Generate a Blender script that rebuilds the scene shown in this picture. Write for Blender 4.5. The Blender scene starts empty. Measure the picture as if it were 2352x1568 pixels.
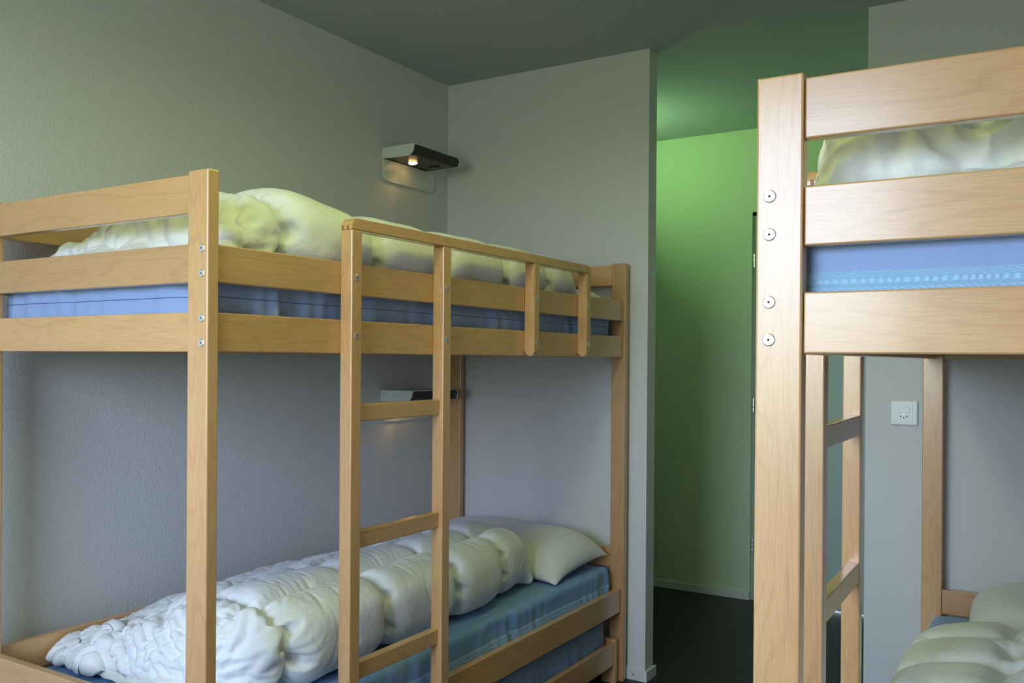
import bpy, bmesh, math, random
import numpy as np
from mathutils import Matrix, Vector, noise

C = bpy.context.scene.collection
# ------------------------------------------------------------------ camera
cam_d = bpy.data.cameras.new('camera')
cam_d.sensor_width = 36.0
cam_d.lens = 2066.3 / 2352 * 36.0
cam_d.shift_x = 9.6 / 2352
cam_d.shift_y = 43.9 / 2352
cam_d.clip_start = 0.02
cam = bpy.data.objects.new('camera', cam_d)
C.objects.link(cam)
Rv = Vector((0.85116943, 0.52484316, 0.00708852))
Uv = Vector((-0.00716337, -0.00188835, 0.99997256))
Fv = Vector((-0.52484215, 0.85119686, -0.00215234))
cam.matrix_world = Matrix(((Rv.x, Uv.x, -Fv.x, 2.3689), (Rv.y, Uv.y, -Fv.y, -3.3139), (Rv.z, Uv.z, -Fv.z, 1.2720), (0, 0, 0, 1)))
bpy.context.scene.camera = cam

# ------------------------------------------------------------------ colour management
vs = bpy.context.scene.view_settings
vs.view_transform = 'Standard'; vs.look = 'None'; vs.gamma = 1.0; vs.use_curve_mapping = False
vs.exposure = 0.0

# ------------------------------------------------------------------ daylight: pale sky above, green garden below
w = bpy.data.worlds.new('daylight'); bpy.context.scene.world = w
w.use_nodes = True
nt = w.node_tree; nt.nodes.clear()
tc = nt.nodes.new('ShaderNodeTexCoord'); sp = nt.nodes.new('ShaderNodeSeparateXYZ')
rp = nt.nodes.new('ShaderNodeValToRGB'); bg = nt.nodes.new('ShaderNodeBackground'); wo = nt.nodes.new('ShaderNodeOutputWorld')
mr = nt.nodes.new('ShaderNodeMapRange')
mr.inputs['From Min'].default_value = -1; mr.inputs['From Max'].default_value = 1
nt.links.new(tc.outputs['Generated'], sp.inputs[0]); nt.links.new(sp.outputs['Z'], mr.inputs['Value'])
nt.links.new(mr.outputs[0], rp.inputs[0]); nt.links.new(rp.outputs[0], bg.inputs[0]); nt.links.new(bg.outputs[0], wo.inputs[0])
el = rp.color_ramp.elements
el[0].position = 0.0; el[0].color = (0.12, 0.15, 0.10, 1)
el[1].position = 1.0; el[1].color = (0.47, 0.63, 1.0, 1)
for p_, c_ in ((0.47, (0.20, 0.25, 0.17, 1)), (0.505, (0.40, 0.46, 0.40, 1)), (0.53, (0.66, 0.80, 1.0, 1)), (0.70, (0.53, 0.68, 1.0, 1))):
    e_ = el.new(p_); e_.color = c_
bg.inputs['Strength'].default_value = 20.0
WIN = (0.55, 2.00, 0.92, 2.28)       # window opening x0, x1, z0, z1
YB = -4.25                            # wall behind the camera

def area(name, loc, direction, sx, sy, power, col, parent=None, spread=180):
    l = bpy.data.lights.new(name, 'AREA'); l.shape = 'RECTANGLE'; l.size = sx; l.size_y = sy
    l.energy = power; l.color = col; l.spread = math.radians(spread)
    o = bpy.data.objects.new(name, l); C.objects.link(o)
    o.rotation_euler = Vector(direction).to_track_quat('-Z', 'Y').to_euler()
    o.location = loc
    if parent: o.parent = parent
    return o
po = area('daylight_portal', ((WIN[0]+WIN[1])/2, YB - 0.12, (WIN[2]+WIN[3])/2), (0, 1, 0), WIN[1]-WIN[0], WIN[3]-WIN[2], 1, (1, 1, 1))
po.data.cycles.is_portal = True

# ------------------------------------------------------------------ materials
def newmat(name):
    m = bpy.data.materials.new(name); m.use_nodes = True
    n = m.node_tree.nodes; b = n['Principled BSDF']
    return m, m.node_tree, b
def simple(name, col, rough=0.5, metal=0.0, coat=0.0):
    m, t, b = newmat(name)
    b.inputs['Base Color'].default_value = (*col, 1); b.inputs['Roughness'].default_value = rough
    b.inputs['Metallic'].default_value = metal; b.inputs['Coat Weight'].default_value = coat
    return m
def ramp(t, stops):
    r = t.nodes.new('ShaderNodeValToRGB')
    r.color_ramp.elements[0].position, r.color_ramp.elements[1].position = stops[0][0], stops[-1][0]
    r.color_ramp.elements[0].color = (*stops[0][1], 1); r.color_ramp.elements[1].color = (*stops[-1][1], 1)
    for p_, c_ in stops[1:-1]:
        e = r.color_ramp.elements.new(p_); e.color = (*c_, 1)
    return r
def noise_n(t, vec, scale, detail=3, dist=0.0, rough=0.5):
    n = t.nodes.new('ShaderNodeTexNoise'); n.inputs['Scale'].default_value = scale
    n.inputs['Detail'].default_value = detail; n.inputs['Distortion'].default_value = dist; n.inputs['Roughness'].default_value = rough
    t.links.new(vec, n.inputs['Vector']); return n
def bump(t, b, height, strength, dist, prev=None):
    bp = t.nodes.new('ShaderNodeBump'); bp.inputs['Strength'].default_value = strength; bp.inputs['Distance'].default_value = dist
    t.links.new(height, bp.inputs['Height'])
    if prev: t.links.new(prev.outputs[0], bp.inputs['Normal'])
    t.links.new(bp.outputs[0], b.inputs['Normal']); return bp

def plaster(name, col, strength=0.5, scale=150):
    m, t, b = newmat(name)
    tcn = t.nodes.new('ShaderNodeTexCoord'); v = tcn.outputs['Object']
    n1 = noise_n(t, v, scale, 3, 0.6); n2 = noise_n(t, v, 1.3, 2)
    r = ramp(t, [(0.3, tuple(c*0.97 for c in col)), (0.7, col)])
    t.links.new(n2.outputs['Fac'], r.inputs[0]); t.links.new(r.outputs[0], b.inputs['Base Color'])
    b.inputs['Roughness'].default_value = 0.75; b.inputs['Specular IOR Level'].default_value = 0.3
    bump(t, b, n1.outputs['Fac'], strength, 0.003)
    return m
M_wall = plaster('textured white wall paint', (0.665, 0.665, 0.665), 0.6)
M_ceil = plaster('grey ceiling paint', (0.41, 0.455, 0.475), 0.15, 90)
M_hall = plaster('corridor wall paint', (0.62, 0.72, 0.50), 0.6)
M_base = simple('baseboard paint', (0.66, 0.67, 0.65), 0.4)
M_door = simple('door paint', (0.42, 0.52, 0.46), 0.45)
M_jamb = simple('door frame paint', (0.36, 0.46, 0.36), 0.5)

def floor_mat():
    m, t, b = newmat('black rubber floor')
    tcn = t.nodes.new('ShaderNodeTexCoord'); n = noise_n(t, tcn.outputs['Object'], 90, 4)
    r = ramp(t, [(0.35, (0.010, 0.012, 0.012)), (0.75, (0.022, 0.026, 0.024))])
    t.links.new(n.outputs['Fac'], r.inputs[0]); t.links.new(r.outputs[0], b.inputs['Base Color'])
    b.inputs['Roughness'].default_value = 0.42; b.inputs['Specular IOR Level'].default_value = 0.35
    bump(t, b, n.outputs['Fac'], 0.15, 0.002)
    return m
M_floor = floor_mat()

def beech(axis):
    """varnished steamed beech, grain running along the given axis"""
    m, t, b = newmat('varnished beech grain ' + axis)
    tcn = t.nodes.new('ShaderNodeTexCoord'); oi = t.nodes.new('ShaderNodeObjectInfo')
    mp = t.nodes.new('ShaderNodeMapping')
    sc = {'x': (0.13, 1, 1), 'y': (1, 0.13, 1), 'z': (1, 1, 0.13)}[axis]
    mp.inputs['Scale'].default_value = sc
    off = t.nodes.new('ShaderNodeVectorMath'); off.operation = 'SCALE'; off.inputs['Scale'].default_value = 11.0
    cmb = t.nodes.new('ShaderNodeCombineXYZ')
    for k in range(3): t.links.new(oi.outputs['Random'], cmb.inputs[k])
    t.links.new(cmb.outputs[0], off.inputs[0]); t.links.new(off.outputs[0], mp.inputs['Location'])
    t.links.new(tcn.outputs['Object'], mp.inputs['Vector'])
    big = noise_n(t, mp.outputs[0], 9, 2, 0.3)
    # growth rings: a noise field sliced into thin contour lines
    ml = t.nodes.new('ShaderNodeMath'); ml.operation = 'MULTIPLY'; ml.inputs[1].default_value = 26
    fr = t.nodes.new('ShaderNodeMath'); fr.operation = 'PINGPONG'; fr.inputs[1].default_value = 1
    t.links.new(big.outputs['Fac'], ml.inputs[0]); t.links.new(ml.outputs[0], fr.inputs[0])
    mp2 = t.nodes.new('ShaderNodeMapping'); mp2.inputs['Scale'].default_value = {'x': (0.05, 1, 1), 'y': (1, 0.05, 1), 'z': (1, 1, 0.05)}[axis]
    t.links.new(tcn.outputs['Object'], mp2.inputs['Vector'])
    fine = noise_n(t, mp2.outputs[0], 420, 3)
    base = ramp(t, [(0.3, (0.56, 0.305, 0.128)), (0.7, (0.63, 0.360, 0.158))])
    t.links.new(big.outputs['Fac'], base.inputs[0])
    mx = t.nodes.new('ShaderNodeMix'); mx.data_type = 'RGBA'; mx.blend_type = 'MULTIPLY'
    rr = ramp(t, [(0.0, (0.84, 0.76, 0.70)), (0.35, (1, 1, 1))])
    t.links.new(fr.outputs[0], rr.inputs[0]); mx.inputs[0].default_value = 0.45
    t.links.new(base.outputs[0], mx.inputs[6]); t.links.new(rr.outputs[0], mx.inputs[7])
    mx2 = t.nodes.new('ShaderNodeMix'); mx2.data_type = 'RGBA'; mx2.blend_type = 'MULTIPLY'; mx2.inputs[0].default_value = 0.7
    rf = ramp(t, [(0.3, (0.86, 0.82, 0.78)), (0.6, (1.04, 1.04, 1.04))])
    t.links.new(fine.outputs['Fac'], rf.inputs[0]); t.links.new(mx.outputs[2], mx2.inputs[6]); t.links.new(rf.outputs[0], mx2.inputs[7])
    hs = t.nodes.new('ShaderNodeHueSaturation')
    va = t.nodes.new('ShaderNodeMapRange'); va.inputs['To Min'].default_value = 0.90; va.inputs['To Max'].default_value = 1.10
    t.links.new(oi.outputs['Random'], va.inputs['Value']); t.links.new(va.outputs[0], hs.inputs['Value'])
    t.links.new(mx2.outputs[2], hs.inputs['Color']); t.links.new(hs.outputs[0], b.inputs['Base Color'])
    b.inputs['Roughness'].default_value = 0.42
    b.inputs['Coat Weight'].default_value = 1.0; b.inputs['Coat IOR'].default_value = 1.50; b.inputs['Coat Roughness'].default_value = 0.20
    bump(t, b, fine.outputs['Fac'], 0.12, 0.001)
    return m
BX, BY, BZ = beech('x'), beech('y'), beech('z')

def fabric(name, col, rough=0.8, wr=0.3, wscale=30, sheen=0.2, stripes=None):
    m, t, b = newmat(name)
    tcn = t.nodes.new('ShaderNodeTexCoord'); v = tcn.outputs['Object']
    n = noise_n(t, v, wscale, 4, 1.6, 0.55); f = noise_n(t, v, 700, 2)
    r = ramp(t, [(0.3, tuple(c*0.94 for c in col)), (0.7, col)])
    t.links.new(f.outputs['Fac'], r.inputs[0]); t.links.new(r.outputs[0], b.inputs['Base Color'])
    b.inputs['Roughness'].default_value = rough; b.inputs['Sheen Weight'].default_value = sheen
    b.inputs['Specular IOR Level'].default_value = 0.35
    b1 = bump(t, b, n.outputs['Fac'], wr, 0.01)
    if stripes:
        mp = t.nodes.new('ShaderNodeMapping'); mp.inputs['Rotation'].default_value = (0.6, 0.6, 0)
        t.links.new(v, mp.inputs['Vector'])
        wv = t.nodes.new('ShaderNodeTexWave'); wv.inputs['Scale'].default_value = stripes; wv.bands_direction = 'DIAGONAL'
        t.links.new(mp.outputs[0], wv.inputs['Vector'])
        b1 = bump(t, b, wv.outputs['Fac'], 0.6, 0.002, b1)
        wr_ = ramp(t, [(0.2, tuple(c*0.85 for c in col)), (0.7, col)])
        t.links.new(wv.outputs['Fac'], wr_.inputs[0]); t.links.new(wr_.outputs[0], b.inputs['Base Color'])
    bump(t, b, f.outputs['Fac'], 0.1, 0.0006, b1)
    return m
M_white = fabric('white cotton cover', (0.80, 0.80, 0.80), 0.62, 0.28, 24)
M_pillow = fabric('white cotton pillowcase', (0.76, 0.76, 0.75), 0.75, 0.20, 20)
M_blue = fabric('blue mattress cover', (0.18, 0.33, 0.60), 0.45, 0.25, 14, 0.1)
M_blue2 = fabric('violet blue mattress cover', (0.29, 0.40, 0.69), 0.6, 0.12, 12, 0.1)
M_band = fabric('light blue zip band', (0.36, 0.60, 0.88), 0.6, 0.1, 12, 0.1, stripes=230)
M_blue3 = fabric('grey blue mattress cover', (0.22, 0.33, 0.48), 0.7, 0.2, 20, 0.1)
M_steel = simple('zinc bolt steel', (0.92, 0.93, 0.93), 0.30, 1.0)
M_hole = simple('dark recess', (0.02, 0.02, 0.02), 0.7)
M_shell = simple('pale grey lamp enamel', (0.62, 0.66, 0.64), 0.35)
M_black = simple('black lamp plastic', (0.012, 0.011, 0.012), 0.35)
M_plast = simple('white switch plastic', (0.80, 0.82, 0.84), 0.35)
M_slat = simple('pale slat wood', (0.62, 0.48, 0.30), 0.6)
def emis(name, col, s):
    m, t, b = newmat(name)
    b.inputs['Emission Color'].default_value = (*col, 1); b.inputs['Emission Strength'].default_value = s
    b.inputs['Base Color'].default_value = (*col, 1)
    return m
M_bulb = emis('glowing halogen bulb', (1.0, 0.62, 0.20), 14)
M_tube = emis('fluorescent diffuser', (0.90, 1.0, 0.45), 1.0)
M_tube2 = emis('green fluorescent tube', (0.45, 1.0, 0.30), 1.0)
def glass():
    m = bpy.data.materials.new('window glass'); m.use_nodes = True; t = m.node_tree; t.nodes.clear()
    o = t.nodes.new('ShaderNodeOutputMaterial'); a = t.nodes.new('ShaderNodeBsdfTransparent'); g = t.nodes.new('ShaderNodeBsdfGlossy')
    g.inputs['Roughness'].default_value = 0.02; mx = t.nodes.new('ShaderNodeMixShader'); mx.inputs[0].default_value = 0.06
    t.links.new(a.outputs[0], mx.inputs[1]); t.links.new(g.outputs[0], mx.inputs[2]); t.links.new(mx.outputs[0], o.inputs[0])
    return m
M_glass = glass()

# ------------------------------------------------------------------ mesh helpers
def obj(name, bm, m, parent=None, smooth=False):
    me = bpy.data.meshes.new(name)
    if isinstance(bm, bmesh.types.BMesh):
        bmesh.ops.recalc_face_normals(bm, faces=bm.faces[:]); bm.to_mesh(me); bm.free()
    else:
        me.from_pydata(bm[0], [], bm[1])
    for mm in (m if isinstance(m, (list, tuple)) else [m]): me.materials.append(mm)
    if smooth: me.polygons.foreach_set('use_smooth', [True]*len(me.polygons))
    me.update()
    o = bpy.data.objects.new(name, me); C.objects.link(o)
    if parent: o.parent = parent
    return o
def bx(bm, a, b, bev=0.0, seg=2):
    n0 = len(bm.verts)
    r = bmesh.ops.create_cube(bm, size=1)
    for v in r['verts']:
        v.co = Vector([(a[k]+b[k])/2 + v.co[k]*(b[k]-a[k]) for k in range(3)])
    if bev > 0:
        es = list({e for v in r['verts'] for e in v.link_edges})
        bmesh.ops.bevel(bm, geom=es, offset=bev, segments=seg, affect='EDGES', profile=0.5)
    return bm
def box(name, a, b, m, parent=None, bev=0.0, seg=2):
    return obj(name, bx(bmesh.new(), a, b, bev, seg), m, parent)
def extr(bm, pts, axis, a, b, bev=0):
    """polygon pts (2D) extruded along an axis"""
    def P(p, h):
        return {'x': (h, p[0], p[1]), 'y': (p[0], h, p[1]), 'z': (p[0], p[1], h)}[axis]
    v0 = [bm.verts.new(P(p, a)) for p in pts]; v1 = [bm.verts.new(P(p, b)) for p in pts]
    n = len(pts); bm.faces.new(v0); bm.faces.new(v1[::-1])
    for i in range(n): bm.faces.new((v0[i], v0[(i+1) % n], v1[(i+1) % n], v1[i]))
    return bm
def disc(bm, c, axis, r, h, n=24, dome=0.0):
    pts = [(math.cos(2*math.pi*k/n)*r, math.sin(2*math.pi*k/n)*r) for k in range(n)]
    ax = {'x': (1, 2), 'y': (0, 2), 'z': (0, 1)}[axis]; k0 = 'xyz'.index(axis)
    rings = [(r, 0.0), (r, h*0.6), (r*0.86, h)]
    prev = None
    for rr, hh in rings:
        ring = []
        for k in range(n):
            co = [0, 0, 0]; co[k0] = c[k0]+hh; co[ax[0]] = c[ax[0]]+math.cos(2*math.pi*k/n)*rr; co[ax[1]] = c[ax[1]]+math.sin(2*math.pi*k/n)*rr
            ring.append(bm.verts.new(co))
        if prev:
            for k in range(n): bm.faces.new((prev[k], prev[(k+1) % n], ring[(k+1) % n], ring[k]))
        prev = ring
    bm.faces.new(prev)
    return bm
def thing(name, label, cat, loc=(0, 0, 0), rz=0, group=None):
    o = bpy.data.objects.new(name, None); C.objects.link(o); o.empty_display_size = 0.1
    o.location = loc; o.rotation_euler = (0, 0, rz); o['label'] = label; o['category'] = cat
    if group: o['group'] = group
    return o
def struct(name, bm, m, parent=None, label=None):
    o = obj(name, bm, m, parent)
    if not parent: o['kind'] = 'structure'
    if label: o['label'] = label; 
    return o

# ------------------------------------------------------------------ room shell
H = 2.5; XP = 0.973; TP = 0.079; XR = 1.787; YG = 1.43; XW = 2.955
S = lambda n, a, b, m, **k: struct(n, bx(bmesh.new(), a, b), m, **k)
S('floor', (-0.2, YB-0.3, -0.12), (XW+0.2, YG+0.2, 0), M_floor)
S('ceiling', (-0.2, YB-0.3, H), (XW+0.2, YG+0.2, H+0.12), M_ceil)
S('wall_left', (-0.15, YB, 0), (0, YG, H), M_wall)
S('wall_right', (XW, YB, 0), (XW+0.15, 0.0, H), M_wall)
S('wall_partition', (0, 0, 0), (XP, TP, H), M_wall)
S('wall_closet', (XR, 0, 0), (XW+0.15, YG, H), M_wall)
# corridor wall with its doorway
DX0, DX1, DZ = 0.963, 1.74, 2.058
b = bmesh.new()
bx(b, (-0.15, YG, 0), (DX0, YG+0.15, H)); bx(b, (DX0, YG, DZ), (DX1, YG+0.15, H)); bx(b, (DX1, YG, 0), (XW+0.15, YG+0.15, H))
struct('wall_corridor', b, M_hall)
# wall behind the camera with the window
b = bmesh.new()
bx(b, (-0.15, YB-0.2, 0), (WIN[0], YB, H)); bx(b, (WIN[1], YB-0.2, 0), (XW+0.15, YB, H))
bx(b, (WIN[0], YB-0.2, 0), (WIN[1], YB, WIN[2])); bx(b, (WIN[0], YB-0.2, WIN[3]), (WIN[1], YB, H))
struct('wall_window', b, M_wall)
b = bmesh.new(); f = 0.05
bx(b, (WIN[0], YB-0.1, WIN[2]), (WIN[0]+f, YB-0.05, WIN[3])); bx(b, (WIN[1]-f, YB-0.1, WIN[2]), (WIN[1], YB-0.05, WIN[3]))
bx(b, (WIN[0]+f, YB-0.1, WIN[2]), (WIN[1]-f, YB-0.05, WIN[2]+f)); bx(b, (WIN[0]+f, YB-0.1, WIN[3]-f), (WIN[1]-f, YB-0.05, WIN[3]))
wf = struct('window_1', b, M_base)
obj('window_pane', bx(bmesh.new(), (WIN[0]+f, YB-0.078, WIN[2]+f), (WIN[1]-f, YB-0.072, WIN[3]-f)), M_glass, wf)
# door in the corridor wall
dr = struct('door_1', bx(bmesh.new(), (DX0+0.022, YG+0.006, 0.006), (DX1-0.02, YG+0.046, DZ-0.02), 0.002), M_door)
b = bmesh.new()
bx(b, (DX0, YG+0.012, 0), (DX0+0.020, YG+0.09, DZ)); bx(b, (DX1-0.018, YG+0.012, 0), (DX1, YG+0.09, DZ)); bx(b, (DX0, YG+0.012, DZ-0.018), (DX1, YG+0.09, DZ))
obj('door_frame', b, M_jamb, dr)
for z in (1.80, 1.035, 0.29):
    b = bmesh.new()
    for k in range(3):
        disc(b, (DX0+0.013, YG-0.002, z-0.035+k*0.024), 'z', 0.006, 0.022, 12)
    obj('hinge', b, M_steel, dr)
# low baseboards
def baseb(name, a, b_, screws=()):
    o = struct(name, bx(bmesh.new(), a, b_, 0.0015, 1), M_base)
    for s in screws: 
        bm = bmesh.new(); disc(bm, (s[0], s[1], s[2]), 'y', 0.0035, -0.001, 12); obj('screw', bm, M_steel, o)
    return o
bh = 0.042
bm = bmesh.new()
bx(bm, (0, -0.011, 0), (XP+0.011, 0, bh), 0.001, 1); bx(bm, (XP, 0, 0), (XP+0.011, TP+0.011, bh), 0.001, 1)
o = struct('baseboard_partition', bm, M_base)
bm = bmesh.new(); disc(bm, (0.928, -0.0108, 0.0234), 'y', 0.004, -0.0012, 12); obj('screw', bm, M_steel, o)
baseb('baseboard_corridor', (0, YG-0.011, 0), (DX0, YG, bh), ((0.93, YG-0.0108, 0.024),))
baseb('baseboard_left', (0, YB, 0), (0.011, -0.012, bh))
baseb('baseboard_closet', (XR+0.012, -0.011, 0), (XW, 0, bh))

# ------------------------------------------------------------------ lamps out of frame that light the place
for lab, yy, pw in (('long fluorescent ceiling lamp above the near end of the left bunk', -2.60, 7.0), ('added unseen ceiling lamp above the middle of the room, softening shadows', -1.38, 3.5)):  # second fixture is an added, unseen fill that softens shadows on the upper duvet
    cl = thing('ceiling_lamp', lab, 'ceiling lamp', (1.36, yy, H), 0, 'ceiling lamps in a row')
    box('lamp_housing', (-0.14, -0.58, -0.05), (0.14, 0.58, 0), M_base, cl, 0.004)
    box('diffuser', (-0.13, -0.56, -0.075), (0.13, 0.56, -0.0505), M_tube, cl, 0.008)
    area('tube_light', (0, 0, -0.082), (0, 0, -1), 0.26, 1.10, pw, (0.86, 1.0, 0.24), cl, 165)
vl = thing('corridor_lamp', 'green glowing tube lamp on the wall behind the partition', 'wall lamp', (0.02, 0.80, 2.22))
box('lamp_housing', (-0.02, -0.20, -0.03), (0.02, 0.20, 0.03), M_base, vl, 0.004)
box('diffuser', (0.0205, -0.19, -0.025), (0.05, 0.19, 0.025), M_tube2, vl, 0.008)
area('tube_light', (0.056, 0, 0.0), (1, 0.35, 0.35), 0.36, 0.05, 8.5, (0.52, 1.0, 0.40), vl, 135)

# ------------------------------------------------------------------ bunk bed
PW, PD, HB, W, L = 0.0613, 0.0284, 1.652, 0.850, 2.065
ZR = ((1.565, 1.6456), (1.4236, 1.5026), (1.2813, 1.3627))
def rounded_slat(bm, x0, x1, y0, y1, z0, z1, rad, which):
    """vertical batten; 'bottom' rounds its lower end seen from the short end"""
    pts = []
    cx = (x0+x1)/2; r = (x1-x0)/2
    for k in range(13):
        a = math.pi + math.pi*k/12
        pts.append((cx+r*math.cos(a), z0+r+r*math.sin(a)))
    pts += [(x1, z1), (x0, z1)]
    extr(bm, pts, 'y', y0, y1)
    es = [e for e in bm.edges if abs(e.verts[0].co.y-e.verts[1].co.y) < 1e-6]
    bmesh.ops.bevel(bm, geom=es, offset=0.002, segments=2, affect='EDGES')
    return bm
def bolt(parent, c, axis, sgn):
    bm = bmesh.new(); disc(bm, c, axis, 0.0085, 0.0018*sgn, 24)
    o = obj('bolt', bm, M_steel, parent)
    bm = bmesh.new(); cc = list(c); cc['xyz'.index(axis)] += 0.0012*sgn
    disc(bm, cc, axis, 0.0020, 0.0009*sgn, 10)
    return o, bm
def make_bunk(label, loc, rz, mirror):
    t = thing('bunk_bed', label, 'bunk bed', loc, rz, )
    X = (lambda x: W-x) if mirror else (lambda x: x)
    def bb(name, x0, x1, y0, y1, z0, z1, m, parent, bev=0.0025):
        a, c = sorted((X(x0), X(x1)))
        return box(name, (a, y0, z0), (c, y1, z1), m, parent, bev)
    sg = -1 if mirror else 1
    # posts with the bolts let into their outer faces
    for px in (0, 1):
        for py in (0, 1):
            x0 = W-PW if px else 0.0; y0 = L-PD if py else 0.0
            p = bb('post', x0, x0+PW, y0, y0+PD, 0, HB, BZ, t, 0.003)
            if py == 0:
                for z in (1.4918, 1.4407, 1.35, 1.2997, 0.345, 0.300):
                    xx = W-0.018 if px else 0.018
                    ob, bm = bolt(p, (X(xx), 0.0, z), 'y', -1)
                    obj('bolt_socket', bm, M_hole, p)
    # end rails
    for y0, y1 in ((0.0046, 0.0266), (L-0.0266, L-0.0046)):
        for z0, z1 in ZR + ((0.448, 0.527), (0.276, 0.368)):
            bb('end_rail', PW+0.0006, W-PW-0.0006, y0, y1, z0, z1, BX, t)
    # side rails
    for x0, x1 in ((W-0.011-0.024, W-0.011),):
        for z0, z1 in (ZR[1], ZR[2], (0.276, 0.368)):
            bb('side_rail', x0, x1, PD+0.0005, L-PD-0.0005, z0, z1, BY, t)
    for z0, z1 in ZR + ((0.276, 0.368), (0.452, 0.532)):
        bb('side_rail', 0.011, 0.035, PD+0.0005, L-PD-0.0005, z0, z1, BY, t)
    # slatted bases that carry the mattresses
    for zs in (1.322, 0.322):
        bm = bmesh.new()
        for k in range(14):
            y = 0.10 + k*(L-0.26)/13
            a, c = sorted((X(0.036), X(W-0.036)))
            bx(bm, (a, y, zs), (c, y+0.06, zs+0.014))
        a, c = sorted((X(0.036), X(0.06))); bx(bm, (a, 0.06, zs-0.02), (c, L-0.06, zs-0.0005))
        a, c = sorted((X(W-0.06), X(W-0.036))); bx(bm, (a, 0.06, zs-0.02), (c, L-0.06, zs-0.0005))
        obj('slatted_base', bm, M_slat, t)
    # ladder and guard on the aisle side
    LW, LD = 0.0364, 0.036
    xi = W-0.011+0.0004; xo = xi+LW
    y1_, y2_, y3_, y4_ = 0.403, 0.776, 1.273, 1.646
    ZT = 1.6055
    # handrail with rounded outer corners
    bm = bmesh.new()
    r = 0.020; pts = []
    y0, y1 = y1_, y4_+0.031
    for k in range(7):
        a = math.pi - math.pi/2*k/6
        pts.append((y0+r+r*math.cos(a), ZT-r+r*math.sin(a)))
    for k in range(7):
        a = math.pi/2 - math.pi/2*k/6
        pts.append((y1-r+r*math.cos(a), ZT-r+r*math.sin(a)))
    pts += [(y1, 1.5781), (y0, 1.5781)]
    a, c = sorted((X(xi), X(xo)))
    extr(bm, pts, 'x', a, c)
    es = [e for e in bm.edges if abs(e.verts[0].co.x-e.verts[1].co.x) < 1e-6]
    bmesh.ops.bevel(bm, geom=es, offset=0.002, segments=2, affect='EDGES')
    lad = obj('ladder', bm, BY, t)
    for k in range(2):      # finger joint: end grain tongues showing on the front of the corner
        xa = xi+0.004+k*0.016
        a, c = sorted((X(xa), X(xa+0.006)))
        box('finger_joint', (a, y1_-0.0006, 1.5785), (c, y1_+0.004, 1.588), M_joint, lad)
    bb('stile', xi, xo, y1_, y1_+LD, 0.0, 1.5779, BZ, lad)
    bb('stile', xi, xo, y2_, y2_+LD, 0.0, 1.5779, BZ, lad)
    for y in (y3_, y4_):
        a, c = sorted((X(xi), X(xo)))
        bm = rounded_slat(bmesh.new(), a, c, y, y+0.031, 1.289-0.008, 1.5779, 0.018, 'bottom')
        obj('guard_post', bm, BZ, lad)
    for zt in (1.1587, 0.8500, 0.5300, 0.215):
        bb('rung', xi+0.001, xo-0.012, y1_+LD+0.0003, y2_-0.0003, zt-0.042, zt, BY, lad)
    for y, zs in ((y1_+0.018, (1.4632, 1.3247)), (y2_+0.018, (1.4632, 1.3247)), (y3_+0.016, (1.4632, 1.3247)), (y4_+0.016, (1.4632, 1.3247))):
        for z in zs:
            ob, bm = bolt(lad, (X(xo), y, z), 'x', sg)
            obj('bolt_socket', bm, M_hole, lad)
    return t
M_joint = simple('dark beech end grain', (0.30, 0.13, 0.05), 0.5)
XA, YA = 0.052, -2.0891
bedA = make_bunk('beech bunk bed with ladder against the left wall, seen whole from its end', (XA, YA, 0), 0, False)
XC, YC, RZ = 2.0153, -2.1043, math.radians(1.09)
bedC = make_bunk('near beech bunk bed cut off by the right edge of the picture', (XC, YC, 0), RZ, True)

# ------------------------------------------------------------------ trundle bed under the left bunk
tr = thing('trundle_bed', 'low beech trundle bed pushed under the left bunk', 'trundle bed', (0, 0, 0))
for x0 in (0.115, 0.825):
    for y0 in (-2.045, -0.090):
        box('post', (x0, y0, 0), (x0+0.060, y0+0.028, 0.1735), BZ, tr, 0.0025)
for x0 in (0.118, 0.857):
    box('side_rail', (x0, -2.0165, 0.0734), (x0+0.024, -0.0905, 0.1621), BY, tr, 0.0025)
for y0 in (-2.042, -0.088):
    box('end_rail', (0.1755, y0, 0.0734), (0.8245, y0+0.022, 0.1621), BX, tr, 0.0025)
bm = bmesh.new()
for k in range(14): bx(bm, (0.1425, -1.98+k*0.142, 0.105), (0.8565, -1.92+k*0.142, 0.119))
obj('slatted_base', bm, M_slat, tr)

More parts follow.
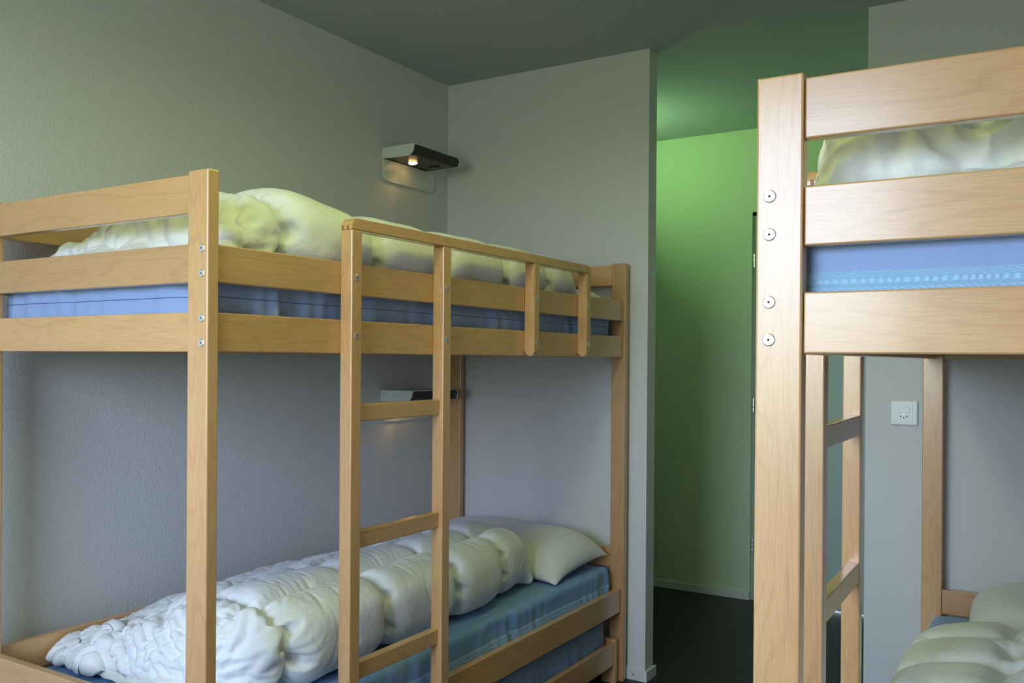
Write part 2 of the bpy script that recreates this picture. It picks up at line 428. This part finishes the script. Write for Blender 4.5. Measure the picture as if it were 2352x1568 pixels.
# ------------------------------------------------------------------ mattresses
def mattress(label, cat_group, x0, x1, y0, y1, z0, z1, m, loc=(0, 0, 0), rz=0, band=True, seed=0, amp=0.004, r=0.022, seam=False, bandm=None):
    """rounded box on a dense grid; the sides carry the small upright creases of a loose cover"""
    t = thing('mattress', label, 'mattress', loc, rz, cat_group)
    nper = 5
    # side profile rings (offset inward, z)
    prof = []
    for k in range(6):
        a = math.pi/2*k/5
        prof.append((r-r*math.sin(a), z0+r-r*math.cos(a)))
    hh = z1-z0
    for k in range(1, 8): prof.append((0.0, z0+r+(hh-2*r)*k/8))
    for k in range(6):
        a = math.pi/2*k/5
        prof.append((r-r*math.cos(a), z1-r+r*math.sin(a)))
    # plan outline points (rounded rectangle)
    R = 0.035; out = []; step = 0.012
    def seg(p, q):
        n = max(1, int((Vector(q)-Vector(p)).length/step))
        for k in range(n): out.append((Vector(p).lerp(Vector(q), k/n), None))
    corners = [((x1-R, y0+R), -90), ((x1-R, y1-R), 0), ((x0+R, y1-R), 90), ((x0+R, y0+R), 180)]
    pts = []
    for i, (c, a0) in enumerate(corners):
        for k in range(6):
            a = math.radians(a0+90*k/5); pts.append((c[0]+R*math.cos(a), c[1]+R*math.sin(a), math.cos(a), math.sin(a)))
        c2, a2 = corners[(i+1) % 4]
        a = math.radians(a0+90); p = Vector((c[0]+R*math.cos(a), c[1]+R*math.sin(a)))
        a2r = math.radians(a2); q = Vector((c2[0]+R*math.cos(a2r), c2[1]+R*math.sin(a2r)))
        n = int((q-p).length/step)
        for k in range(1, n):
            s = p.lerp(q, k/n); pts.append((s.x, s.y, math.cos(a), math.sin(a)))
    n = len(pts); verts = []; faces = []
    for (off, z) in prof:
        for (px, py, nx, ny) in pts:
            side = max(0.0, 1-abs((z-(z0+z1)/2)/(hh/2))**4)
            s_ = px*abs(ny)+py*abs(nx)
            wv = noise.noise(Vector((s_*26+seed, z*3+seed, 0)))
            wv2 = noise.noise(Vector((s_*3+seed*2, 5, 0)))
            d = -off + amp*side*(wv*max(0, 0.5+wv2*1.4)*2.2 + 0.8*noise.noise(Vector((s_*5, z*9, seed))))
            verts.append((px+nx*d, py+ny*d, z+0.0015*noise.noise(Vector((px*9, py*9, seed)))))
    for j in range(len(prof)-1):
        for i in range(n): faces.append((j*n+i, j*n+(i+1) % n, (j+1)*n+(i+1) % n, (j+1)*n+i))
    # top: shrink rings inward onto a gently puckered panel
    base = len(verts); last = (len(prof)-1)*n
    cx, cy = (x0+x1)/2, (y0+y1)/2
    K = 26; prev = last
    for q in range(1, K+1):
        f_ = q/K
        st = len(verts)
        for (px, py, nx, ny) in pts:
            bxx = px-nx*r; byy = py-ny*r
            tx = cx; ty = min(max(byy, cy-(y1-y0-(x1-x0))/2), cy+(y1-y0-(x1-x0))/2)
            xx = bxx+(tx-bxx)*f_; yy = byy+(ty-byy)*f_
            e_ = max(0, 1-abs(xx-cx)/((x1-x0)/2))
            rid = noise.noise(Vector((xx*2.2, yy*13+seed, seed)))
            rid2 = noise.noise(Vector((xx*9, yy*30, seed+3)))
            verts.append((xx, yy, z1+0.0075*(abs(rid)*1.6-0.4)*min(1, f_*3)*(1.2-e_*0.5)+0.0012*rid2))
        for i in range(n): faces.append((prev+i, prev+(i+1) % n, st+(i+1) % n, st+i))
        prev = st
    # bottom
    faces.append(tuple(range(n))[::-1])
    o = obj('mattress_cover', (verts, faces), m, t, True)
    if band:   # light zip band sewn round the lower half
        for (bz0, bz1, dd, nm, mm) in ((z0+0.020, z0+0.053, 0.0015, 'zip_band', M_band),):
            verts = []; faces = []; P = 7
            for j in range(P):
                z = bz0+(bz1-bz0)*j/(P-1); f_ = math.sin(math.pi*j/(P-1))
                for (px, py, nx, ny) in pts:
                    side = max(0.0, 1-abs((z-(z0+z1)/2)/(hh/2))**4)
                    s_ = px*abs(ny)+py*abs(nx)
                    wv = noise.noise(Vector((s_*26+seed, z*3+seed, 0))); wv2 = noise.noise(Vector((s_*3+seed*2, 5, 0)))
                    d = amp*side*(wv*max(0, 0.5+wv2*1.4)*2.2+0.8*noise.noise(Vector((s_*5, z*9, seed))))
                    d += 0.0008+dd*f_ - (0.0022 if j == P//2 else 0)
                    verts.append((px+nx*d, py+ny*d, z))
            for j in range(P-1):
                for i in range(n): faces.append((j*n+i, j*n+(i+1) % n, (j+1)*n+(i+1) % n, (j+1)*n+i))
            obj(nm, (verts, faces), bandm or mm, o, True)
    if seam:
        verts = []; faces = []; P = 4; zc = (z0+z1)/2+0.0
        for j in range(P):
            a = 2*math.pi*j/P
            for (px, py, nx, ny) in pts:
                s_ = px*abs(ny)+py*abs(nx)
                z = zc+0.0008*math.sin(a); side = 1
                wv = noise.noise(Vector((s_*26+seed, zc*3+seed, 0))); wv2 = noise.noise(Vector((s_*3+seed*2, 5, 0)))
                d = amp*(wv*max(0, 0.5+wv2*1.4)*2.2+0.8*noise.noise(Vector((s_*5, zc*9, seed))))+0.0006+0.0006*math.cos(a)
                verts.append((px+nx*d, py+ny*d, z))
        for j in range(P):
            for i in range(n): faces.append((j*n+i, j*n+(i+1) % n, ((j+1) % P)*n+(i+1) % n, ((j+1) % P)*n+i))
        obj('piping', (verts, faces), M_seam, o, True)
    return t
M_seam = simple('dark blue seam thread', (0.08, 0.12, 0.30), 0.7)
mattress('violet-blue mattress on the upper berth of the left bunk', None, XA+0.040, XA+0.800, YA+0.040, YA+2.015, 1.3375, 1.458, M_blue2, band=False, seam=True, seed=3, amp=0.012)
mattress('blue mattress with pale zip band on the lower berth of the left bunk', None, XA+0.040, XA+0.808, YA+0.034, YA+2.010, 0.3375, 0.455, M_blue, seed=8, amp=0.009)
mattress('grey-blue mattress lying low in the trundle bed', None, 0.146, 0.852, -2.010, -0.098, 0.1205, 0.252, M_blue3, band=False, seed=13, amp=0.006)
mattress('violet-blue mattress with wide zip band on the upper berth of the right bunk', None, 0.040, 0.808, 0.034, 2.020, 1.3375, 1.458, M_blue2, loc=(XC, YC, 0), rz=RZ, seed=21, amp=0.002)
mattress('blue mattress on the lower berth of the right bunk, mostly out of frame', None, 0.040, 0.808, 0.034, 2.010, 0.3375, 0.455, M_blue, loc=(XC, YC, 0), rz=RZ, seed=31)

# ------------------------------------------------------------------ soft bedding: inflated sheets settled by a small cloth solver
def settle(P, faces, E, rest, pres, floor_z, bounds, tether=None, steps=60, iters=10, grav=0.0006, stiff=1.0, seed=0, lim=None, shape=0.0, bend=None):
    n = len(P); P = P.copy(); V = np.zeros_like(P); P0 = P.copy(); ks = shape
    i, j = E[:, 0], E[:, 1]
    deg = np.bincount(i, minlength=n)+np.bincount(j, minlength=n); wgt = (1.35/np.maximum(deg, 1))[:, None]*stiff
    fi = [faces[:, k] for k in range(4)]
    for s in range(steps):
        nf = np.cross(P[fi[2]]-P[fi[0]], P[fi[3]]-P[fi[1]])*0.5
        N = np.stack([sum(np.bincount(fi[k], nf[:, c], minlength=n) for k in range(4)) for c in range(3)], 1)/4
        V = V*0.82 + N*pres[:, None] + (P0-P)*(ks if np.isscalar(ks) else ks[:, None]); V[:, 2] -= grav
        sp_ = np.linalg.norm(V, axis=1, keepdims=True); V = V*np.minimum(1, 0.006/np.maximum(sp_, 1e-9))
        Q = P+V
        for it in range(iters):
            d = Q[j]-Q[i]; l = np.sqrt((d*d).sum(1))+1e-12
            c = d*(0.5*(l-rest)/l)[:, None]
            c[(l < rest)] *= 0.55
            for k in range(3):
                Q[:, k] += wgt[:, 0]*(np.bincount(i, c[:, k], minlength=n)-np.bincount(j, c[:, k], minlength=n))
            if bend is not None and it % 2:
                bi, bj, br = bend
                d = Q[bj]-Q[bi]; l = np.sqrt((d*d).sum(1))+1e-12
                c = d*(0.5*np.minimum(0, l-br)/l)[:, None]*0.28
                for k in range(3):
                    Q[:, k] += np.bincount(bi, c[:, k], minlength=n)-np.bincount(bj, c[:, k], minlength=n)
            if tether is not None:
                idx, core, rad = tether
                dd = Q[idx]-core; ll = np.linalg.norm(dd, axis=1)+1e-9
                f_ = np.minimum(1, rad/ll); Q[idx] = core+dd*(0.5+0.5*f_)[:, None]
            Q[:, 2] = np.maximum(Q[:, 2], floor_z)
            Q[:, 0] = np.clip(Q[:, 0], bounds[0], bounds[1]); Q[:, 1] = np.clip(Q[:, 1], bounds[2], bounds[3])
            if lim is not None: lim(Q)
        V = Q-P; P = Q
    return P
def tube_topology(N, M):
    idx = np.arange(N*M).reshape(M, N)
    nx = np.roll(idx, -1, 1)
    F = np.stack([idx[:-1].ravel(), nx[:-1].ravel(), nx[1:].ravel(), idx[1:].ravel()], 1)
    caps = []
    for row, flip in ((0, True), (M-1, False)):
        for i in range(N//2-1):
            a, b_, c, d = idx[row, i], idx[row, i+1], idx[row, N-2-i], idx[row, N-1-i]
            caps.append((a, d, c, b_) if flip else (a, b_, c, d))
    F = np.vstack([F, np.array(caps)])[:, ::-1].copy()
    return idx, nx, F
def tube_edges(idx, nx):
    e = [np.stack([idx.ravel(), nx.ravel()], 1), np.stack([idx[:-1].ravel(), idx[1:].ravel()], 1),
         np.stack([idx[:-1].ravel(), nx[1:].ravel()], 1), np.stack([nx[:-1].ravel(), idx[1:].ravel()], 1)]
    n2 = np.roll(idx, -2, 1)
    bend = [np.stack([idx.ravel(), n2.ravel()], 1), np.stack([idx[:-2].ravel(), idx[2:].ravel()], 1)]
    return e, bend
def fnoise(pts, sc, seed, amp=1.0):
    return np.array([noise.noise(Vector((p[0]*sc+seed, p[1]*sc, p[2]*sc)))*amp for p in pts])

def duvet(label, z0, xl, xr, y0, y1, height, ysegs, xsegs, seed, loc=(0, 0, 0), rz=0, crumple=0.0, cz=0.14, fold=0.0, smax=2.0, er=0.10, bounds=None,
          N=190, M=270, roundr=0.09, excess=1.09, press=1.0, steps=55, ceil_z=None):
    """xl, xr, height are functions of t in 0..1 (near end to far end); height(t, s) with s across"""
    rng = np.random.RandomState(seed)
    idx, nx, F = tube_topology(N, M)
    P = np.zeros((M, N, 3)); core = np.zeros((M, N, 3)); svals = np.zeros((M, N)); top = np.zeros((M, N), bool)
    uu = np.linspace(0, 1, 2000); dens = 1+7*np.exp(-uu*(y1-y0)/0.035)+4*np.exp(-(1-uu)*(y1-y0)/0.035)
    cu = np.cumsum(dens); cu = (cu-cu[0])/(cu[-1]-cu[0]); tj = np.interp(np.linspace(0, 1, M), cu, uu)
    for j in range(M):
        t = float(tj[j]); a, b_ = xl(t), xr(t); wd = b_-a
        # section outline, dense then resampled evenly
        K = 400; th = np.linspace(0, 2*np.pi, K, endpoint=False)
        # superellipse: start at -x side, go along the bottom, back over the top
        cs, sn = -np.cos(th), -np.sin(th)
        s = np.sign(cs)*np.abs(cs)**0.55; u = np.sign(sn)*np.abs(sn)**0.62
        hx = np.array([height(t, (q+1)/2) for q in s])
        endf = min(1, math.sqrt(max(0, 1-(1-min(1, min(t*(y1-y0), (1-t)*(y1-y0))/er))**2))+0.06)
        x = a+wd*(s+1)/2
        z = z0+0.003+hx*endf*(u*0.5+0.5)
        pt = np.stack([x, z], 1); dl = np.linalg.norm(np.roll(pt, -1, 0)-pt, axis=1); cum = np.concatenate([[0], np.cumsum(dl)])
        tt = np.linspace(0, cum[-1], N, endpoint=False)
        pc = np.vstack([pt, pt[:1]])
        X = np.interp(tt, cum, pc[:, 0]); Z = np.interp(tt, cum, pc[:, 1])
        P[j, :, 0] = X; P[j, :, 1] = y0+(y1-y0)*t; P[j, :, 2] = Z
        sv = (X-a)/wd; hm = np.array([height(t, q) for q in sv])*endf
        core[j, :, 0] = np.clip(X, a+hm*0.5, b_-hm*0.5); core[j, :, 1] = P[j, :, 1]; core[j, :, 2] = z0+hm*0.5
        svals[j] = sv; top[j] = Z > z0+hm*0.5
    Pf = P.reshape(-1, 3); cf = core.reshape(-1, 3)
    e, bend = tube_edges(idx, nx)
    E = np.vstack(e); base = np.linalg.norm(Pf[E[:, 1]]-Pf[E[:, 0]], axis=1)
    tv = (Pf[:, 1]-y0)/(y1-y0)
    exl = np.full(len(Pf), excess); exl += crumple*np.clip(1.3-tv/cz, 0, 1)
    rest = base*(exl[E[:, 0]]+exl[E[:, 1]])/2
    # gathered cloth beside the stitching: extra length along each seam
    gy = np.zeros(len(Pf)); gx = np.zeros(len(Pf))
    for ys in ysegs: gy = np.maximum(gy, np.exp(-((Pf[:, 1]-(y0+(y1-y0)*ys))/0.07)**2))
    for xs in xsegs: gx = np.maximum(gx, np.exp(-((svals.ravel()-xs)/0.10)**2))
    ne = [len(q) for q in e]
    rest[:ne[0]] *= 1+0.16*gy[E[:ne[0], 0]]
    rest[ne[0]:ne[0]+ne[1]] *= 1+0.13*gx[E[ne[0]:ne[0]+ne[1], 0]]*top.ravel()[E[ne[0]:ne[0]+ne[1], 0]]
    n4 = np.roll(idx, -4, 1)
    EB = np.vstack(bend+[np.stack([idx.ravel(), n4.ravel()], 1), np.stack([idx[:-4].ravel(), idx[4:].ravel()], 1)])
    rb = np.linalg.norm(Pf[EB[:, 1]]-Pf[EB[:, 0]], axis=1)*0.88*(1+0.5*(exl[EB[:, 0]]-excess))
    pres = np.full(len(Pf), 7.5*press); pres *= 1-0.85*(crumple > 0)*np.clip(1.35-tv/cz, 0, 1)
    # stitched seams: lengthwise rows and cross rows
    P3 = Pf; sv = svals.ravel(); tp = top.ravel()
    hh = np.linalg.norm(Pf-cf, axis=1)
    seamy = np.zeros(len(Pf), bool); seamx = np.zeros(len(Pf), bool)
    dy = 1.15*(y1-y0)/(M-1)
    wob = fnoise(Pf, 4.0, seed, 0.018)
    for ys in ysegs: seamy |= (np.abs(Pf[:, 1]+wob-(y0+(y1-y0)*ys)) < dy*0.75)
    wob2 = fnoise(Pf, 3.0, seed+9, 0.03)
    for xs in xsegs: seamx |= tp & (np.abs(sv+wob2-xs) < 0.006) & (tv > 0.03) & (tv < 0.97)
    sm = (seamy & (tp | (sv > 0.9) | (sv < 0.1))) | seamx
    ti = np.nonzero(sm)[0]; rad = hh[ti]*np.where(seamy[ti], 0.60, 0.66)
    Pn = Pf + rng.normal(0, 0.0012, Pf.shape)
    Pn[:, 2] += fnoise(Pf, 14, seed+3, 0.006)
    cz_w = np.clip(1.3-tv/cz, 0, 1)*(1/(1+np.exp((svals.ravel()-smax)/0.05)))
    if fold:   # big soft folds of slack cover at the loose end
        zone = cz_w[:, None]
        dirn = (Pf-cf)/(np.linalg.norm(Pf-cf, axis=1, keepdims=True)+1e-6)
        rdg = np.array([(abs(noise.noise(Vector((p[0]*7+seed, p[1]*7, p[2]*9))))*1.8-0.45) for p in Pf])[:, None]
        off = np.array([noise.noise_vector(Vector((p[0]*6, p[1]*6+seed, p[2]*6))) for p in Pf])
        Pn += zone*fold*0.4*(dirn*rdg+off*0.3)
    bd = bounds or (-9, 9, -9, 9)
    lim = None
    allE = np.vstack([E, EB[::1]]); allR = np.concatenate([rest, rb])
    # bending edges only resist folding, so drop them from most of the stretch system
    Q = settle(Pn, F, E, rest, pres, z0+0.002, bd, (ti, cf[ti], rad), steps=steps, iters=12, seed=seed, shape=0.03*(1-0.75*np.clip(1.3-tv/cz, 0, 1)*(crumple > 0)), grav=0.0004, bend=(EB[:, 0], EB[:, 1], rb))
    if fold:   # sharp creases of the slack cover
        nf = np.cross(Q[F[:, 2]]-Q[F[:, 0]], Q[F[:, 3]]-Q[F[:, 1]])
        Nn = np.stack([sum(np.bincount(F[:, k], nf[:, c], minlength=len(Q)) for k in range(4)) for c in range(3)], 1)
        Nn /= np.linalg.norm(Nn, axis=1, keepdims=True)+1e-12
        # taut hollows between thin crests: lower envelope of paraboloids around random pins
        lo, hi = Q.min(0), Q.max(0)
        def hollows(spacing, amp, warp):
            vol = (hi[0]-lo[0]+spacing)*((hi[1]-lo[1])*(cz*1.5)+spacing)*(hi[2]-lo[2]+spacing)
            K = int(vol/(spacing**3)*1.0)+6
            pins = lo-spacing/2+rng.rand(K, 3)*np.array([hi[0]-lo[0]+spacing, (hi[1]-lo[1])*cz*1.5+spacing, hi[2]-lo[2]+spacing])
            st = 0.6+1.2*rng.rand(K, 3)
            hh_ = rng.rand(K)*0.12*spacing**2
            P_ = Q+np.array([list(noise.noise_vector(Vector((p[0]*9, p[1]*9, p[2]*9+seed)))) if z_ > 0.01 else [0, 0, 0] for p, z_ in zip(Q, cz_w)])*warp
            best = np.full(len(Q), 9.0)
            for k in range(K):
                best = np.minimum(best, (((P_-pins[k])*st[k])**2).sum(1)+hh_[k])
            v = np.sqrt(best)/spacing          # about 0 at a pin, 0.7 at a crest
            return amp*(np.clip(v, 0, 0.95)**1.7-0.30)
        ds = hollows(0.20, 0.085, 0.03)+hollows(0.085, 0.020, 0.02)+hollows(0.035, 0.004, 0.01)
        Q = Q+Nn*(ds*cz_w*fold/0.05)[:, None]
        Q[:, 2] = np.maximum(Q[:, 2], z0+0.002); Q[:, 0] = np.clip(Q[:, 0], bd[0], bd[1]); Q[:, 1] = np.clip(Q[:, 1], bd[2]-0.02, bd[3])
    t_ = thing('duvet', label, 'duvet', loc, rz)
    o = obj('duvet_cover', ([tuple(map(float, p)) for p in Q], [tuple(map(int, f)) for f in F]), M_white, t_, True)
    md = o.modifiers.new('smooth', 'SMOOTH'); md.iterations = 1; md.factor = 0.5
    md = o.modifiers.new('subdivision', 'SUBSURF'); md.levels = 1; md.render_levels = 1
    return t_, Q

def pillow(label, loc, sx, sy, thick, rz, tilt, seed, z0=0.0, N=150, press=1.0, m=None, excess=1.0):
    """two flat sheets sewn at their edges and inflated, so the corners stay pointed"""
    M = int(N/2*sy/sx); idx, nx, F = tube_topology(N, M)
    half = N//2
    P = np.zeros((M, N, 3)); rng = np.random.RandomState(seed)
    for j in range(M):
        y = -sy/2+sy*j/(M-1)
        for i in range(N):
            if i < half: x = -sx/2+sx*(i+0.5)/half; z = -1
            else: x = sx/2-sx*(i-half+0.5)/half; z = 1
            P[j, i] = (x, y, z)
    Pf = P.reshape(-1, 3); flat = Pf.copy(); flat[:, 2] *= 0.001
    e, bend = tube_edges(idx, nx); E = np.vstack(e)
    caps = []
    for row in (0, M-1):
        for i in range(half): caps.append((idx[row, i], idx[row, N-1-i]))
    E = np.vstack([E, np.array(caps)])
    rest = np.maximum(np.linalg.norm(flat[E[:, 1]]-flat[E[:, 0]], axis=1)*excess, 0.002)
    prof = (1-np.abs(flat[:, 0]/(sx/2))**2.5).clip(0)*(1-np.abs(flat[:, 1]/(sy/2))**2.5).clip(0)
    Pn = flat.copy(); Pn[:, 2] = Pf[:, 2]*(0.004+thick*0.5*prof**0.6)
    Pn[:, 0] *= 0.95; Pn[:, 1] *= 0.95
    Pn += rng.normal(0, 0.0010, Pn.shape); Pn[:, 2] += fnoise(Pn, 12, seed, 0.006)
    pres = np.full(len(Pn), 6.0*press)
    def lim(Q): Q[:, 2] = np.minimum(Q[:, 2], thick*0.5*1.15)
    Q = settle(Pn, F, E, rest, pres, -thick*0.36, (-9, 9, -9, 9), None, steps=70, iters=9, grav=0.0003, lim=lim)
    t_ = thing('pillow', label, 'pillow', (loc[0], loc[1], loc[2]), 0)
    Rm = np.array(Matrix.Rotation(rz, 3, 'Z') @ Matrix.Rotation(tilt, 3, 'X'))
    Q = Q @ Rm.T
    Q[:, 2] -= Q[:, 2].min()
    return t_, Q, F
def pillow_obj(t_, Q, F):
    o = obj('pillowcase', ([tuple(map(float, p)) for p in Q], [tuple(map(int, f)) for f in F]), M_pillow, t_, True)
    md = o.modifiers.new('smooth', 'SMOOTH'); md.iterations = 1; md.factor = 0.5
    md = o.modifiers.new('subdivision', 'SUBSURF'); md.levels = 1; md.render_levels = 1

def lerp(a, b, t): return a+(b-a)*t
def sst(a, b, x):
    x = min(1, max(0, (x-a)/(b-a))); return x*x*(3-2*x)

# lower duvet of the left bunk: thick rounded fold towards the aisle, thin against the wall
duvet('white quilted duvet on the lower berth of the left bunk', 0.461,
      lambda t: 0.10+0.02*math.sin(t*9), lambda t: lerp(0.82, 0.80, t)-0.05*sst(0.7, 1.0, t)-0.30*(1-sst(0.0, 0.12, t))*0.6,
      -1.905, -0.52, lambda t, s: 0.125+0.10*sst(0.10, 0.70, s)*(0.45+0.55*sst(0.0, 0.12, t+0.12*sst(0.55,0.8,s))),
      (0.11, 0.37, 0.62, 0.83), (0.30, 0.56, 0.80), 5, crumple=0.15, cz=0.17, fold=0.050, smax=0.58, bounds=(0.095, 0.862, -1.99, -0.42))
duvet('white quilted duvet on the upper berth of the left bunk, catching yellow light', 1.464,
      lambda t: 0.14, lambda t: 0.84,
      -1.975, -0.37, lambda t, s: (0.145+0.035*sst(0.15, 0.6, s)+0.03*math.exp(-((t-0.12)/0.10)**2)*sst(0.2,0.7,s)),
      (0.10, 0.30, 0.50, 0.70, 0.88), (0.35, 0.68), 12, crumple=0.15, cz=0.10, fold=0.032, er=0.06, bounds=(0.095, 0.862, -2.04, -0.30), N=140, M=200)
duvet('rumpled white duvet on the upper berth of the right bunk', 1.461,
      lambda t: 0.05+0.02*math.sin(7*t), lambda t: 0.80,
      0.110, 1.55, lambda t, s: 0.160+0.02*math.sin(s*7)+0.045*(1-sst(0.0, 0.28, s)),
      (0.45, 0.62, 0.8), (0.4, 0.7), 23, loc=(XC, YC, 0), rz=RZ, crumple=0.2, cz=0.40, fold=0.050, er=0.045, bounds=(0.042, 0.80, 0.05, 1.7), N=140, M=170)
duvet('white quilted duvet on the lower berth of the right bunk, at bottom right', 0.461,
      lambda t: 0.045+0.03*sst(0.8, 1, t), lambda t: 0.80,
      0.15, 1.50, lambda t, s: 0.115+0.035*sst(0.0, 0.5, s),
      (0.2, 0.36, 0.52, 0.68, 0.84), (0.30, 0.62), 34, loc=(XC, YC, 0), rz=RZ, bounds=(0.042, 0.80, 0.05, 1.58), N=140, M=180, excess=1.09)
t_, Q, F = pillow('white pillow on the lower berth of the left bunk, by the partition', (0.475, -0.265, 0.461), 0.70, 0.38, 0.125, math.radians(-3), math.radians(6), 41, excess=1.03)
pillow_obj(t_, Q, F)
t_, Q, F = pillow('white pillow on the upper berth of the left bunk, beyond the duvet', (0.50, -0.195, 1.466), 0.70, 0.22, 0.08, 0, 0, 47, N=120)
pillow_obj(t_, Q, F)
t_, Q, F = pillow('white pillow on the lower berth of the right bunk, at its far end', (2.455, -0.29, 0.461), 0.62, 0.42, 0.13, math.radians(2), math.radians(4), 53, N=120)
pillow_obj(t_, Q, F)

# ------------------------------------------------------------------ reading lamps on the left wall
def reading_lamp(label, zc, lit):
    t = thing('reading_lamp', label, 'wall lamp', (0, -0.46, zc), 0)
    D, Ln, Hh = 0.165, 0.315, 0.046
    # wall plate hanging below the body
    pts = []
    y0, y1, za, zb = 0.0, 0.345, -0.086, 0.0
    for k in range(7):
        a = math.pi + math.pi/2*k/6; pts.append((y0+0.03+0.03*math.cos(a), za+0.03+0.03*math.sin(a)))
    for k in range(7):
        a = -math.pi/2 + math.pi/2*k/6; pts.append((y1-0.03+0.03*math.cos(a), za+0.03+0.03*math.sin(a)))
    pts += [(y1, zb), (y0, zb)]
    obj('wall_plate', extr(bmesh.new(), pts, 'x', 0.001, 0.009), M_shell, t)
    # body: stadium profile with a rounded far end, front edge rounded off
    def prof(inset, r):
        p = [(0.0+inset, -inset+Hh*0), (0.0+inset, 0+inset)]
        p = []
        cy, cz, rr = Ln-Hh/2, Hh/2, Hh/2-inset
        p.append((0.004, cz-rr)); 
        for k in range(13):
            a = -math.pi/2+math.pi*k/12; p.append((cy+rr*math.cos(a), cz+rr*math.sin(a)))
        p.append((0.004, cz+rr)); return p
    bm = extr(bmesh.new(), prof(0.003, 0), 'x', 0.006, D)
    es = [e for e in bm.edges if all(abs(v.co.x-D) < 1e-6 and v.co.z < Hh/2+0.001 for v in e.verts) and abs(e.verts[0].co.y-e.verts[1].co.y) > 1e-5]
    bmesh.ops.bevel(bm, geom=es, offset=0.014, segments=5, affect='EDGES', profile=0.5)
    obj('lamp_body', bm, M_black, t)
    # thin pale shell wrapping over the top and round the far end
    bm = bmesh.new(); out = []; inn = []
    cy, cz = Ln-Hh/2, Hh/2
    rr = Hh/2
    for k in range(17):
        a = -math.pi/2*0.9+(math.pi/2*1.9)*k/16
        out.append((cy+rr*math.cos(a), cz+rr*math.sin(a))); inn.append((cy+(rr-0.0026)*math.cos(a), cz+(rr-0.0026)*math.sin(a)))
    out.append((0.0, Hh)); inn.append((0.0, Hh-0.0026))
    for i in range(len(out)-1):
        v = [bm.verts.new((x, *p)) for x, p in ((0.002, out[i]), (D+0.001, out[i]), (D+0.001, out[i+1]), (0.002, out[i+1]),
                                                (0.002, inn[i]), (D+0.001, inn[i]), (D+0.001, inn[i+1]), (0.002, inn[i+1]))]
        for q in ((0, 1, 2, 3), (7, 6, 5, 4), (1, 5, 6, 2), (0, 3, 7, 4), (0, 4, 5, 1), (3, 2, 6, 7)): bm.faces.new([v[k] for k in q])
    bmesh.ops.remove_doubles(bm, verts=bm.verts[:], dist=1e-6)
    obj('lamp_shell', bm, M_shell, t)
    # pale end cap facing the foot of the bed, with its lower front corner rounded
    pts = [(0.001, 0.002), (0.001, Hh-0.012)]
    for k in range(6):
        a = math.pi-math.pi/2*k/5; pts.append((0.013+0.012*math.cos(a), Hh-0.012+0.012*math.sin(a)))
    pts += [(D, Hh)]
    for k in range(8):
        a = 0-math.pi/2*k/7; pts.append((D-0.036+0.034*math.cos(a), 0.034+0.034*math.sin(a)))
    obj('end_cap', extr(bmesh.new(), pts, 'y', -0.002, 0.004), M_shell, t)
    # switch button and lamp holder underneath
    bm = bmesh.new(); 
    pts = [(0.083+0.026*math.cos(2*math.pi*k/20), 0.245+0.018*math.sin(2*math.pi*k/20)) for k in range(20)]
    extr(bm, pts, 'z', -0.001, 0.004); obj('switch_button', bm, M_gloss, t)
    bm = bmesh.new(); disc(bm, (0.065, 0.12, 0.004), 'z', 0.026, -0.0022, 24); obj('lamp_socket', bm, M_gloss, t)
    bm = bmesh.new(); disc(bm, (0.065, 0.12, 0.001), 'z', 0.018, -0.0045, 20)
    for v in bm.verts: v.co.z += (v.co.x-0.065)*0.10-0.0005
    obj('bulb', bm, M_bulb, t)
    l = bpy.data.lights.new('bulb_light', 'SPOT'); l.energy = lit; l.color = (1.0, 0.55, 0.22); l.spot_size = math.radians(62); l.spot_blend = 1; l.shadow_soft_size = 0.015
    o = bpy.data.objects.new('bulb_light', l); C.objects.link(o); o.parent = t; o.location = (0.065, 0.12, -0.02)
    o.rotation_euler = Vector((-0.42, -0.75, -1)).to_track_quat('-Z', 'Y').to_euler()
    return t
M_gloss = simple('glossy black plastic', (0.01, 0.01, 0.01), 0.12)
reading_lamp('lit reading lamp on the left wall above the upper berth', 2.082, 0.22)
reading_lamp('reading lamp on the left wall under the upper berth, behind the ladder', 1.095, 0.22)

# ------------------------------------------------------------------ switch and socket plate on the right wall
sw = thing('wall_switch', 'white square switch and socket plate on the wall beside the right bunk', 'switch', (1.912, -0.001, 1.0975))
box('cover_plate', (-0.043, -0.008, -0.042), (0.043, 0.0, 0.042), M_plast, sw, 0.005, 3)
box('insert', (-0.0285, -0.0095, -0.029), (0.0285, -0.0081, 0.029), M_plast, sw, 0.0006, 1)
box('rocker_switch', (-0.0195, -0.0125, 0.000), (0.0185, -0.0096, 0.0225), M_plast, sw, 0.001)
for x, z in ((-0.0095, -0.0115), (0.0095, -0.0115), (0.0, -0.0165)):
    bm = bmesh.new(); disc(bm, (x, -0.0096, z), 'y', 0.0024, -0.0002, 12); obj('socket_hole', bm, M_hole, sw)
bm = bmesh.new(); disc(bm, (0, -0.0096, -0.0036), 'y', 0.0017, -0.0006, 12); obj('indicator', bm, emis('white indicator lamp', (1, 1, 1), 0.8), sw)
